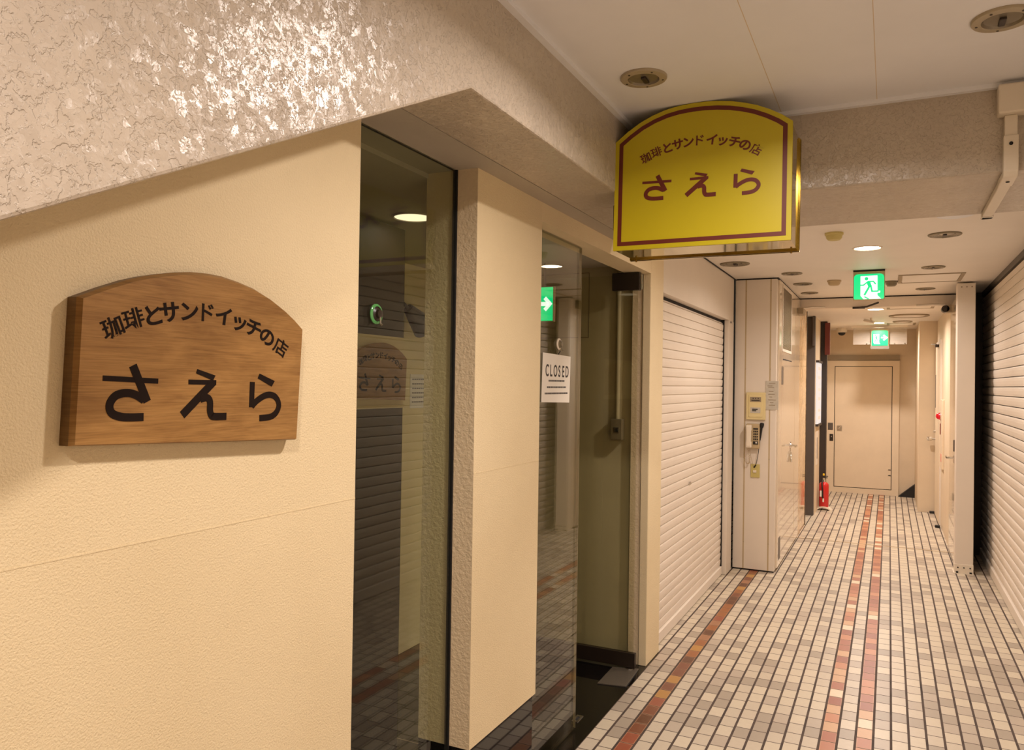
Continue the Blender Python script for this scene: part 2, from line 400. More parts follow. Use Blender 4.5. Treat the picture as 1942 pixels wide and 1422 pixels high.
# pocket column with the stored fire door behind it
struct(B(-1.259, -.90, 7.147, 8.95, .012, 2.602).build('column_pocket', MT['white'], bevel=.003))
struct(B(-1.25, -.905, 7.155, 8.95, 0, .012).build('trim_7', MT['gap']))
for x0 in (-1.172, -.959):
    p = struct(B(x0, x0+.012, 7.1465, 7.150, .012, 2.602).build('trim_8', MT['beige_plastic']))
    for zz in (.25, 1.0, 1.8, 2.5): MB().cyl((x0+.008, 7.1465, zz), (x0+.008, 7.1445, zz), .004, 10).build('screw', MT['grey_plastic'], p)
struct(B(-1.25, -.89, 7.15, 8.95, 2.602, 2.614).build('trim_9', MT['gap']))
struct(B(-1.3, -.893, 8.95, 9.815, 0, 2.56).build('wall_marble', MT['marble']))
for yj in (9.16,):
    struct(B(-.894, -.8925, yj, yj+.004, 0, 2.55).build('trim_10', MT['beige_plastic']))
struct(B(-.90, -.888, 9.812, 9.83, 0, 2.55).build('trim_11', MT['dark']))
# lift recess further along
struct(B(-1.7, -1.5, 9.8, 10.6, 0, 2.56).build('wall_recess', MT['beige_wall']))
struct(B(-1.6, -.862, 10.575, 10.66, 0, 2.55).build('trim_12', MT['grey']))
struct(B(-1.0, -.858, 10.66, 11.40, 0, 2.55).build('wall_poster', MT['beige_wall']))
struct(B(-1.0, -.775, 11.40, 11.52, 0, 2.55).build('trim_13', MT['brown_panel']))
struct(B(-1.1, -.905, 11.5, 13.3, 0, 2.56).build('wall_left_far', MT['beige_wall']))
# header between the two ceilings
struct(B(-1.0, .60, 8.95, 9.07, 2.500, 2.602).build('lintel_fire_door', MT['white']))
struct(B(-1.0, .60, 8.955, 9.07, 2.602, 2.63).build('trim_14', MT['gap']))
# right side
struct(B(.84, 1.0, -2, 9.2, 0, 2.75).build('wall_right', MT['beige_wall']))
struct(B(.69, .90, 8.93, 9.0, 0, 2.63).build('wall_right_return', MT['brown_panel']))
struct(B(.818, .842, 3.72, 8.93, 2.565, 2.614).build('trim_15', MT['dark']))
struct(B(.60, .70, 8.2, 9.05, 0, 2.61).build('wall_pocket', MT['brown_panel']))
struct(B(.57, .8, 9.05, 11.7, 0, 2.56).build('wall_right_far', MT['beige']))
struct(B(.354, .60, 11.68, 11.95, 0, 2.56).build('pillar_far', MT['beige']))
struct(B(.358, 1.6, 11.95, 13.3, 0, 2.56).build('wall_stair', MT['beige_wall']))
struct(B(-1.1, 1.6, 13.2, 13.35, 0, 2.56).build('wall_end', MT['beige_wall']))
struct(B(-1.4, 1.1, -2.1, -2.0, 0, 2.8).build('wall_behind', MT['wall']))
t = MB(); t.prism([(.134, 0), (.357, 0), (.357, .20), (.30, .15)], (0, 13.1, 0), X, Z, Y, .099)
tag(t.build('stair_stringer', MT['black']), 'black sloped stair edge at the foot of the end wall', 'stair stringer')
# shop interior
struct(B(-2.70, -1.376, 4.45, 4.69, 0, 2.37).build('wall_shop_side', MT['olive']))
struct(B(-2.69, -2.64, 3.89, 4.45, 0, 2.37).build('wall_shop_stub', MT['interior']))
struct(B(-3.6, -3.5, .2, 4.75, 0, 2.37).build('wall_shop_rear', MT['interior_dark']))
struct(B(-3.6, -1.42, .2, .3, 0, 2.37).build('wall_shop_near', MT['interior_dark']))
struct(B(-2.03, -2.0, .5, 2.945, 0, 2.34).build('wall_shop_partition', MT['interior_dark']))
struct(B(-2.0, -1.996, 1.0, 2.943, 1.54, 1.845).build('trim_16', MT['interior']))
struct(B(-2.0, -1.985, 1.0, 2.943, 1.527, 1.54).build('trim_21', MT['interior']))
# ------------------------------------------------------------------ glazing
w = struct(B(-1.353, -1.345, 1.58, 2.288, .02, 2.377).build('window_1', MT['glass']))
B(-1.356, -1.340, 2.2815, 2.2885, .02, 2.377).build('gasket', MT['silicone'], w)
B(-1.358, -1.342, 1.645, 2.288, 0, .02).build('sill', MT['granite'], w)
B(-1.356, -1.352, 1.645, 2.28, 2.374, 2.377).build('head_seal', MT['silicone'], w)
d1 = struct(B(-1.339, -1.327, 2.84, 3.446, .012, 2.294).build('door_1', MT['glass_leaf']))
B(-1.339, -1.327, 3.446, 3.4475, .012, 2.294).build('edge', MT['olive'], d1)
B(-1.339, -1.327, 2.84, 3.4475, 2.294, 2.2955).build('edge', MT['olive'], d1)
d2 = struct(B(-2.17, -1.315, 4.324, 4.336, .095, 2.285).build('door_2', MT['glass_leaf']))
B(-2.17, -1.302, 4.315, 4.345, .012, .095).build('bottom_rail', MT['dark'], d2, bevel=.002)
B(-1.468, -1.302, 4.31, 4.35, 2.195, 2.298).build('pivot_fitting', MT['dark'], d2, bevel=.003)
MB().box(-1.300, -1.292, 4.322, 4.338, 2.20, 2.285).build('pivot_plate', MT['steel'], d2)
o = thing('floor_spring', 'grey steel floor spring cover under the open glass door', 'floor spring', (-1.35, 4.19, 0))
MB().prism([(-1.425, 4.03), (-1.272, 4.06), (-1.285, 4.345), (-1.43, 4.30)], (0, 0, .0), X, Y, Z, .006).build('cover_plate', MT['dark_steel'], o, bevel=.001)
MB().lathe([(0, .006), (.022, .006), (.022, .011), (0, .011)], (-1.335, 4.318, 0)).build('pivot_cap', MT['chrome'], o, True)
o = thing('floor_lock_plate', 'small steel lock keep set in the black granite floor', 'lock plate', (-1.362, 3.566, 0))
MB().frame([(-.016, -.04), (.016, -.04), (.016, .04), (-.016, .04)], [(-.008, -.024), (.008, -.024), (.008, .024), (-.008, .024)], (-1.362, 3.566, .0), X, Y, Z, .003).build('rim_plate', MT['steel'], o)
B(-1.370, -1.354, 3.542, 3.59, 0, .001).build('keep_hole', MT['gap'], o)
# suction cups and CLOSED card
def suction(name, loc, label, mats, r):
    o = thing(name, label, 'suction cup', loc)
    x, y, z = loc
    MB().lathe([(r, 0), (r*.98, .003), (r*.7, .008), (r*.45, .012), (r*.4, .02), (0, .022)], loc, X).build('cup', mats[0], o, True)
    MB().lathe([(r*.72, .0075), (r*.92, .006), (r*.99, .004), (r*.99, .006), (r*.9, .0085), (r*.74, .0095)], loc, X).build('ring', mats[1], o, True)
    MB().tube([(x+.018, y, z-r*.2), (x+.02, y, z-r*.9), (x+.024, y, z-r*1.1), (x+.026, y, z-r*1.0)], .0025).build('hook', MT['dull'], o, True)
    return o
suction('suction_cup', (-1.327, 3.168, 1.823), 'clear suction cup holding the white closed card on the glass door', (MT['dull'], MT['white_plastic']), .026)
suction('suction_cup', (-1.345, 1.832, 1.842), 'round suction cup with painted green glints on the tall window', (MT['dark'], MT['painted_glint']), .030)
o = thing('closed_card', 'white card lettered closed hanging on the glass door', 'sign', (-1.324, 3.18, 1.56))
MB().prism([(3.012, 1.567), (3.328, 1.560), (3.338, 1.772), (3.022, 1.779)], (-1.326, 0, 0), Y, Z, X, .0015).build('card', MT['paper'], o)
glyphs([(c, (3.068+i*.0455, 1.704-i*.0006), .072, -.02, .74) for i, c in enumerate('CLOSED')], MT['print'], o, (-1.3245, 0, 0), Y, Z, X, .0006, .014)
mb = MB()
for zz, a, b in ((1.655, 3.085, 3.265), (1.627, 3.068, 3.285), (1.600, 3.045, 3.305)):
    y = a
    while y < b:
        l = random.uniform(.005, .012); mb.box(-1.3245, -1.324, y, min(y+l, b), zz, zz+.0075); y += l+.003
mb.build('print', MT['print'], o)
MB().tube([(-1.324, 3.186, 1.776), (-1.318, 3.188, 1.785), (-1.315, 3.190, 1.793)], .002).build('hanging_loop', MT['black'], o)
o.location.y -= .023
# ------------------------------------------------------------------ things in the shop
o = thing('switch_box', 'grey metal switch box with conduit on the wall behind the glass door', 'switch box', (-1.44, 4.45, 1.30))
B(-1.497, -1.425, 4.40, 4.45, 1.315, 1.44).build('box', MT['dull'], o, bevel=.004)
sf = B(-1.475, -1.445, 4.396, 4.401, 1.36, 1.39).build('switch_frame', MT['steel'], o)
B(-1.462, -1.450, 4.393, 4.397, 1.366, 1.384).build('rocker', MT['black'], sf)
MB().cyl((-1.465, 4.437, 1.44), (-1.465, 4.437, 2.36), .013).build('conduit', MT['olive'], o, True)
o = thing('access_panel', 'flush panel high on the olive wall behind the glass door', 'panel', (-1.9, 4.44, 1.9))
MB().frame([(-2.1, 1.93), (-1.66, 1.93), (-1.66, 2.33), (-2.1, 2.33)], [(-2.096, 1.934), (-1.664, 1.934), (-1.664, 2.326), (-2.096, 2.326)], (0, 4.446, 0), X, Z, Y, .004).build('frame', MT['dull'], o)
B(-2.096, -1.664, 4.447, 4.45, 1.934, 2.326).build('cover', MT['olive'], o)
o = thing('board_sign', 'brown wooden board with an arched top seen dimly through the tall window', 'sign', (-1.99, 2.3, 1.5))
arch = lambda x0, x1, z0, z1, za, k=14: [(x0, z0), (x1, z0)]+[(x1+(x0-x1)*i/k, z1+(za-z1)*math.sin(PI*i/k)**.85) for i in range(k+1)]
BF = lambda q: (2.935+(q[0]-1.386)*.70, 1.813+(q[1]-1.8538)*.74)
BOARD = o
# lettering strokes shared by the shop signs (name in kana), in the wooden sign's plane (y, z)
STROKES = [
    ([(0.8888, 1.6464), (1.0017, 1.642)], .0086), ([(0.9476, 1.670), (0.9789, 1.604)], .0146),
    ([(0.9717, 1.6069), (0.9531, 1.6173), (0.933, 1.6202), (0.9135, 1.615), (0.9029, 1.6004), (0.9067, 1.5856), (0.9233, 1.5784), (0.9447, 1.5763), (0.9715, 1.5762)], .0134),
    ([(1.0713, 1.641), (1.1400, 1.6403)], .0086), ([(1.1345, 1.6425), (1.0577, 1.5768)], .0150),
    ([(1.1009, 1.6071), (1.1120, 1.6098), (1.1200, 1.6085), (1.1250, 1.6007), (1.1254, 1.5839), (1.1290, 1.5745), (1.1362, 1.5715), (1.1681, 1.5708)], .0136),
    ([(1.2389, 1.6422), (1.2376, 1.5881)], .0125),
    ([(1.2385, 1.59), (1.2500, 1.5995), (1.2656, 1.6083), (1.2810, 1.6135), (1.2950, 1.6140), (1.3080, 1.6095), (1.3175, 1.5990), (1.3195, 1.5880), (1.3140, 1.5770), (1.3050, 1.5695), (1.2900, 1.5650), (1.2613, 1.5638)], .0125)]
POLYS = [[(1.092, 1.6664), (1.1374, 1.6545), (1.1313, 1.6445), (1.0892, 1.6583)], [(1.2598, 1.6602), (1.3053, 1.6447), (1.2962, 1.6325), (1.2542, 1.6502)]]
def smooth(pts, k=5):
    if len(pts) < 4: return pts
    Q = [Vector(p) for p in pts]; out = []
    for i in range(len(Q)-1):
        a, b, c, d = Q[max(i-1, 0)], Q[i], Q[i+1], Q[min(i+2, len(Q)-1)]
        for j in range(k):
            t = j/k; out.append(tuple(.5*((2*b)+(c-a)*t+(2*a-5*b+4*c-d)*t*t+(3*b-a-3*c+d)*t**3)))
    return out+[pts[-1]]
LETTERS = ((0, 1, 2), (3, 4, 5, 'a'), (6, 7, 'b'))
def kana(mat, parent, f, k, o, u, v, n, d):
    for parts in LETTERS:
        mb = MB()
        for i, q in enumerate(parts):
            if q == 'a' or q == 'b': mb.prism([f(c) for c in POLYS['ab'.index(q)]], o, u, v, n, d+i*.00015)
            else: mb.stroke([f(c) for c in smooth(STROKES[q][0])], STROKES[q][1]*k, o, u, v, n, d+i*.00015)
        mb.build('letter', mat, parent)
o = thing('wall_lamp', 'dark shaded lamp on the pale stub wall seen through the tall window', 'lamp', (-2.6, 3.8, 1.9))
MB().lathe([(.022, 0), (.03, .006), (.075, .19), (.070, .19), (.02, .012)], (-2.52, 3.745, 2.075), (.1, .80, -.55)).build('shade', MT['brown_panel'], o, True)
MB().tube([(-2.64, 3.92, 2.10), (-2.60, 3.80, 2.12), (-2.53, 3.71, 2.10), (-2.52, 3.75, 2.075)], .010).build('arm', MT['dark'], o, True)
MB().lathe([(0, 0), (.022, .004), (.03, .03), (.018, .055), (0, .06)], (-2.50, 3.87, 1.985), (.1, .80, -.55)).build('bulb', MT['chrome'], o, True)
o = thing('notice_sheet', 'white notice sheet on the pale stub wall seen through the tall window', 'notice', (-2.64, 4.05, 1.4))
B(-2.640, -2.637, 3.965, 4.16, 1.48, 1.69).build('paper', MT['paper'], o)
mb = MB()
for k in range(6):
    y = 3.985
    while y < 4.145: mb.box(-2.6372, -2.6365, y, y+.02, 1.655-k*.028, 1.662-k*.028); y += .024
mb.build('print', MT['print'], o)
# exit sign in the shop, arrow only
def exit_case(o, x0, x1, y0, z0, z1, dpt):
    B(x0, x1, y0, y0+dpt, z0, z1).build('case', MT['beige_plastic'], o, bevel=.004)
o = thing('exit_sign', 'green exit sign with a white arrow seen through the glass door', 'exit sign', (-1.9, 4.15, 2.0))
ex = -1.783; hh = .197; x0 = ex-.21
exit_case(o, x0-.006, ex+.006, 4.168, 2.010, 2.010+hh+.012, .03)
B(x0, ex, 4.160, 4.168, 2.016, 2.016+hh).build('green_panel', MT['green'], o)
zc = 2.016+hh/2
mb = MB(); mb.stroke([(ex-.082, zc), (ex-.022, zc)], .024, (0, 4.1595, 0), X, Z, NY, .0015)
mb.stroke([(ex-.048, zc+.036), (ex-.014, zc), (ex-.048, zc-.036)], .022, (0, 4.1595, 0), X, Z, NY, .0015).build('arrow', MT['green_white'], o)
for hx in (x0+.05, ex-.06): B(hx, hx+.01, 4.17, 4.18, 2.22, 2.36).build('hanger', MT['steel'], o)
# ------------------------------------------------------------------ wooden sign on the wall
o = thing('shop_sign', 'wooden shop sign with arched top and dark lettering on the cream wall', 'sign', (-1.262, 1.11, 1.50))
front = [(0.8403, 1.5335), (1.3791, 1.5120), (1.3931, 1.765), (1.366, 1.784), (1.3359, 1.8017), (1.292, 1.8225), (1.242, 1.8392), (1.200, 1.8475), (1.1573, 1.853), (1.120, 1.8538), (1.0803, 1.8513), (1.045, 1.846), (1.01, 1.8386), (0.9760, 1.8300), (0.9455, 1.8206), (0.9005, 1.8030), (0.8502, 1.7812)]
ctr = Vector((1.115, 1.66))
back = [tuple(ctr+(Vector(p)-ctr)*Vector((1, 1)).length/1.41421*1.0+(Vector(p)-ctr).normalized()*.006) for p in front]
MB().prism(back, (-1.2618, 0, 0), Y, Z, X, .0238).build('back_board', MT['wood_edge'], o)
mb = MB(); A = [mb.bm.verts.new((-1.238, p[0], p[1])) for p in back]; Bv = [mb.bm.verts.new((-1.2285, p[0], p[1])) for p in front]
for i in range(len(A)): mb.bm.faces.new([A[i], A[(i+1) % len(A)], Bv[(i+1) % len(A)], Bv[i]])
mb.build('edge', MT['wood_rim'], o)
MB().prism(front, (-1.2295, 0, 0), Y, Z, X, .0015).build('face', MT['wood'], o)
FX = -1.2280
kana(MT['ink'], o, lambda p: p, 1.1, (FX, 0, 0), Y, Z, X, .0008)
TXT = '珈琲とサンドイッチの店'
wc = [(0.9055, 1.7362), (0.9469, 1.7548), (0.989, 1.7647), (1.0244, 1.774), (1.071, 1.7791), (1.115, 1.7805), (1.1562, 1.7772), (1.2006, 1.7683), (1.2405, 1.7579), (1.2806, 1.742), (1.3225, 1.7209)]
def arc_items(ctrs, h, sx):
    out = []
    for i, (c, ch) in enumerate(zip(ctrs, TXT)):
        a, b = ctrs[max(0, i-1)], ctrs[min(len(ctrs)-1, i+1)]
        k = .92 if ch in '珈琲店' else .98
        out.append((ch, c, h*k, math.atan2(b[1]-a[1], b[0]-a[0]), sx))
    return out
glyphs(arc_items(wc, .043, 1.15), MT['ink'], o, (FX, 0, 0), Y, Z, X, .0008, .022, 'cjk')
MB().prism([BF(q) for q in front], (-1.996, 0, 0), Y, Z, X, .02).build('board', MT['wood'], BOARD)
kana(MT['ink'], BOARD, BF, .7, (-1.976, 0, 0), Y, Z, X, .001)
glyphs(arc_items([BF(q) for q in wc], .031, 1.1), MT['ink'], BOARD, (-1.976, 0, 0), Y, Z, X, .001, .02, 'cjk')
# ------------------------------------------------------------------ yellow light box sign
SY = 2.772
o = thing('hanging_sign', 'yellow arched light box sign with maroon border under the ceiling', 'sign', (-.62, 2.9, 2.14))
out = [(-.9425, 2.151), (-.3065, 2.150), (-.3045, 2.5580), (-.340, 2.585), (-.3802, 2.6088), (-.424, 2.6295), (-.4678, 2.6445), (-.512, 2.6560), (-.5578, 2.6635), (-.604, 2.6678), (-.6502, 2.6685), (-.698, 2.6660), (-.7453, 2.6585), (-.795, 2.6440), (-.8428, 2.6235), (-.890, 2.5950), (-.9375, 2.5600)]
cy = Vector((-.623, 2.36))
def inset(pts, d):
    k = len(pts); res = []
    for i in range(k):
        a, b, c = Vector(pts[i-1]), Vector(pts[i]), Vector(pts[(i+1) % k])
        n1 = Vector((-(b-a).y, (b-a).x)).normalized(); n2 = Vector((-(c-b).y, (c-b).x)).normalized()
        m = (n1+n2).normalized(); res.append(tuple(b+m*d/max(m.dot(n1), .4)))
    return res
MB().prism(out, (0, SY, 0), X, Z, Y, .012).build('front_panel', MT['yellow'], o, bevel=.001)
MB().frame(inset(out, .0165), inset(out, .0315), (0, SY-.0008, 0), X, Z, Y, .001).build('border', MT['maroon'], o)
MB().frame(inset(out, .003), inset(out, .006), (0, SY+.012, 0), X, Z, Y, .213).build('side_band', MT['gold_side'], o)
MB().prism(inset(out, .003), (0, SY+.225, 0), X, Z, Y, .02).build('back_panel', MT['yellow_rim'], o)
mb = MB(); mb.frame(inset(out, -.0045)[:3]+inset(out, -.0005)[3:], inset(out, .006), (0, SY+.232, 0), X, Z, Y, .010)
mb.frame(inset(out, -.003)[:3]+inset(out, -.0005)[3:], inset(out, .006), (0, SY+.220, 0), X, Z, Y, .006).build('brass_frame', MT['brass'], o)
for px in (-.92, -.33): MB().cyl((px, SY+.226, 2.149), (px, SY+.226, 2.141), .0035).build('screw', MT['brass'], o, True)
yb = lambda p: ((p[0]-.8888)/(1.325-.8888)*(.8312-.4103)-.8312, 2.3275+(p[1]-1.5695)*.95+.012*0)
def ykana(p):
    return (-.8312+(p[0]-.8888)*(.4209/.4355), 2.3280+(p[1]-1.5695)*.90-(p[0]-.89)*.004+(p[0]-.89)*.010)
kana(MT['maroon'], o, ykana, 1.08, (0, SY+.0002, 0), X, Z, NY, .0011)
yc = [(-0.8196, 2.4892), (-0.7796, 2.5062), (-0.7376, 2.5179), (-0.7007, 2.5259), (-0.6615, 2.5300), (-0.6204, 2.5312), (-0.578, 2.5283), (-0.5387, 2.5210), (-0.4982, 2.5105), (-0.4616, 2.4955), (-0.4241, 2.4741)]
glyphs(arc_items(yc, .043, 1.06), MT['maroon'], o, (0, SY+.0002, 0), X, Z, NY, .0012, .026, 'cjk')
MB().box(-.965, -.935, SY+.06, SY+.10, 2.24, 2.34).build('bracket', MT['grey'], o, bevel=.004)
# ------------------------------------------------------------------ shutters
def slats(mb, x, y0, y1, z0, z1, p, sgn, d=.007):
    prof = [(-.008, 0), (-.008, .05*p), (.0, .08*p), (d*.6, .3*p), (d, .6*p), (d*.95, .85*p), (d*.5, .965*p), (-.008, .985*p)]
    z = z0; pts = []
    while z < z1-1e-4:
        for a, b in prof:
            if z+b <= z1: pts.append((a, z+b))
        z += p
    va = [mb.bm.verts.new((x+sgn*a, y0, b)) for a, b in pts]; vb = [mb.bm.verts.new((x+sgn*a, y1, b)) for a, b in pts]
    for i in range(len(pts)-1): mb.bm.faces.new([va[i], va[i+1], vb[i+1], vb[i]])
    ba = [mb.bm.verts.new((x-sgn*.012, y, z)) for y in (y0, y1) for z in (z0, z1)]
    mb.bm.faces.new([ba[0], ba[1], ba[3], ba[2]])
    mb.bm.faces.new([ba[0]]+va+[ba[1]]); mb.bm.faces.new([ba[2]]+vb+[ba[3]])
    mb.bm.faces.new([va[0], ba[0], ba[2], vb[0]]); mb.bm.faces.new([va[-1], ba[1], ba[3], vb[-1]])
    return mb
o = thing('roller_shutter', 'closed white roller shutter beside the shop door column', 'shutter', (-1.31, 5.75, 0))
slats(MB(), -1.312, 4.692, 6.852, .075, 2.20, .0602, 1, .0035).build('curtain', MT['shutter'], o)
B(-1.322, -1.296, 4.692, 6.852, .006, .075).build('bottom_bar', MT['shutter'], o, bevel=.004)
MB().box(-1.33, -1.262, 6.862, 7.09, 0, 2.222).build('guide_rail', MT['white'], o, bevel=.004)
B(-1.33, -1.300, 6.852, 6.862, 0, 2.222).build('guide_channel', MT['gap'], o)
B(-1.345, -1.325, 4.692, 6.862, 2.15, 2.222).build('slot', MT['gap'], o)
MB().lathe([(.0, .006), (.013, .006), (.013, 0)], (-1.305, 5.65, .93), X).build('lock', MT['steel'], o, True)
B(-1.275, -1.262, 6.93, 6.98, 2.20, 2.215).build('latch', MT['grey'], o)
o = thing('roller_shutter', 'closed white roller shutter behind the square post', 'shutter', (.83, 3.5, 0))
slats(MB(),   .832, -1.95, 8.90, .085, 2.565, .0755, -1, .007).build('curtain', MT['shutter'], o)
B(.815, .838, -1.95, 8.90, .006, .085).build('bottom_bar', MT['shutter'], o, bevel=.004)
# ------------------------------------------------------------------ downlights
def downlight_lit(loc, label, k=1.0, group='lit ceiling downlights', lens='lens'):
    x, y, z = loc
    o = thing('downlight', label, 'ceiling light', loc, group)
    MB().lathe([(.094, 0), (.094, -.004), (.086, -.006), (.082, -.003), (.082, 0)], loc, Z, 40).build('trim_ring', MT['white_plastic'], o, True)
    MB().lathe([(0, -.0035), (.06, -.0035), (.083, -.002)], loc, Z, 40).build('lens', MT[lens], o, True)
    ld = bpy.data.lights.new('downlight_light', 'AREA'); ld.shape = 'DISK'; ld.size = .095; ld.energy = LAMP_W*k; ld.color = LAMP_COL; ld.spread = math.radians(160)
    lo = bpy.data.objects.new('downlight_light', ld); COL.objects.link(lo); lo.parent = o; lo.location = (0, 0, -.008)
    return o
downlight_lit((-.15, -.15, 2.67), 'lit round downlight in the front ceiling behind the viewer', 1.7)
downlight_lit((-.15, 1.87, 2.67), 'lit round downlight in the front ceiling over the wooden sign', 1.42)
downlight_lit((-.15, 3.86, 2.614), 'lit round downlight hidden behind the plaster cross beam', 1.05)
downlight_lit((-.145, 5.84, 2.614), 'lit round downlight in front of the hanging running man exit sign', 1.15)
downlight_lit((-.15, 7.83, 2.614), 'lit round downlight just beyond the running man exit sign')
downlight_lit((-.15, 9.76, 2.55), 'first lit downlight beyond the fire door header', 1.7)
downlight_lit((-.15, 11.82, 2.55), 'lit downlight just before the far arrow exit sign', 1.4)
downlight_lit((-1.86, 2.80, 2.36), 'small lit downlight in the dim shop ceiling seen through the tall window', .02, lens='dim_lens')
def downlight_off(loc, r, label, mat='rim'):
    o = thing('spotlight', label, 'ceiling light', loc, 'unlit ceiling spotlights')
    MB().lathe([(r, 0), (r, -.005), (r*.97, -.008), (r*.70, -.010), (r*.66, -.008)], loc, Z, 40).build('rim', MT[mat], o, True)
    x, y, z = loc
    MB().lathe([(r*.67, -.009), (r*.60, -.003), (r*.4, -.0015), (0, -.001)], loc, Z, 40).build('reflector', MT['bowl'], o, True)
    B(x-r*.10, x+r*.12, y-r*.10, y+r*.50, z-.009, z-.001).build('lamp_holder', MT['brown_panel'], o, bevel=.002)
    for k in range(5):
        a = k*2*PI/5+.4; MB().cyl((x+r*.82*math.cos(a), y+r*.82*math.sin(a), z-.008), (x+r*.82*math.cos(a), y+r*.82*math.sin(a), z-.0105), r*.045, 8).build('screw', MT['brown_panel'], o)
    return o
downlight_off((-.743, 2.475, 2.67), .077, 'unlit round spotlight in the front ceiling above the yellow sign')
downlight_off((.27, 2.475, 2.67), .077, 'unlit round spotlight in the front ceiling near the cable trunking')
downlight_off((-1.108, 6.235, 2.614), .115, 'wide unlit spotlight above the white roller shutter fascia', 'dull')
downlight_off((-.755, 6.93, 2.614), .085, 'unlit spotlight in line with the pocket column corner', 'dull')
downlight_off((-.738, 7.67, 2.614), .085, 'unlit spotlight beside the column grille, second from the header', 'dull')
downlight_off((-.746, 8.43, 2.614), .085, 'unlit spotlight on the grille side closest to the header', 'dull')
downlight_off((.302, 5.49, 2.614), .095, 'unlit spotlight just past the blank ceiling disc', 'dull')
downlight_off((.304, 6.94, 2.614), .085, 'unlit spotlight before the rectangular ceiling hatch', 'dull')
downlight_off((.303, 8.42, 2.614), .085, 'unlit spotlight between the ceiling hatch and the header', 'dull')
tag(MB().lathe([(.09, 0), (.09, -.004), (.08, -.007), (0, -.007)], (.318, 4.90, 2.614), Z, 40).build('blanking_disc', MT['ceiling'], smooth=True), 'plain cream disc in the ceiling just behind the cross beam', 'cover disc')
def detector(loc, r, label, mat='beige_plastic'):
    o = thing('smoke_detector', label, 'smoke detector', loc, 'ceiling smoke detectors')
    MB().lathe([(r, 0), (r, -.012), (r*.9, -.016)], loc, Z, 30).build('base', MT[mat], o, True)
    MB().lathe([(r*.9, -.016), (r*.82, -.034), (r*.62, -.045), (r*.3, -.047), (0, -.047)], loc, Z, 30).build('sensor', MT[mat], o, True)
    return o
detector((-.32, 5.206, 2.614), .055, 'round smoke detector on the ceiling close to the yellow sign', 'ochre_plastic')
detector((-.458, 7.53, 2.614), .06, 'round smoke detector on the ceiling near the lift side spotlights')
detector((.005, 7.75, 2.614), .055, 'round smoke detector partly behind the running man exit sign', 'dull')
# ceiling hatches, vents
def hatch(loc, w, d, label):
    x, y, z = loc; o = thing('ceiling_hatch', label, 'ceiling hatch', loc, 'ceiling hatches')
    a = [(-w/2, -d/2), (w/2, -d/2), (w/2, d/2), (-w/2, d/2)]
    sc = lambda k: [(p[0]-math.copysign(k, p[0]), p[1]-math.copysign(k, p[1])) for p in a]
    MB().frame(a, sc(.03), (x, y, z-.006), X, Y, Z, .006).build('frame', MT['grey_plastic'], o)
    MB().prism(sc(.034), (x, y, z-.004), X, Y, Z, .004).build('lid', MT['low_ceiling'], o)
    return o
hatch((.31, 7.62, 2.614), .50, .56, 'rectangular hatch in the ceiling before the header')
hatch((.20, 9.48, 2.55), .47, .58, 'rectangular hatch in the far ceiling past the header')
hatch((.14, 12.1, 2.55), .36, .40, 'small square hatch in the far ceiling near the end wall')
def round_vent(loc, r, label):
    o = thing('ceiling_vent', label, 'vent', loc, 'round ceiling vents')
    MB().lathe([(r, 0), (r, -.012), (r*.94, -.016), (r*.86, -.006), (r*.8, -.004)], loc, Z, 48).build('rim', MT['grey_plastic'], o, True)
    MB().lathe([(r*.8, -.004), (r*.74, -.012), (r*.5, -.010), (r*.2, -.012), (0, -.012)], loc, Z, 48).build('diffuser', MT['low_ceiling'], o, True)
round_vent((.21, 10.70, 2.55), .225, 'wide round diffuser in the far ceiling')
round_vent((.15, 11.61, 2.55), .12, 'smaller round vent behind the wide ceiling diffuser')
o = thing('ceiling_spotlight', 'small white spotlight head hanging from the far ceiling', 'spotlight', (-.26, 10.96, 2.55))
MB().cyl((-.22, 10.96, 2.55), (-.22, 10.96, 2.51), .012).build('stem', MT['white_plastic'], o, True)
MB().cyl((-.19, 10.93, 2.49), (-.30, 11.0, 2.525), .02).build('head', MT['chrome'], o, True)
o = thing('security_camera', 'white dome camera hanging from the far ceiling corner', 'security camera', (-.66, 12.75, 2.55))
MB().lathe([(.075, 0), (.075, -.05), (.068, -.065), (.055, -.068)], (-.66, 12.75, 2.55)).build('housing', MT['white_plastic'], o, True)
MB().lathe([(.052, -.066), (.048, -.09), (.03, -.108), (0, -.115)], (-.66, 12.75, 2.55)).build('dome', MT['black'], o, True)
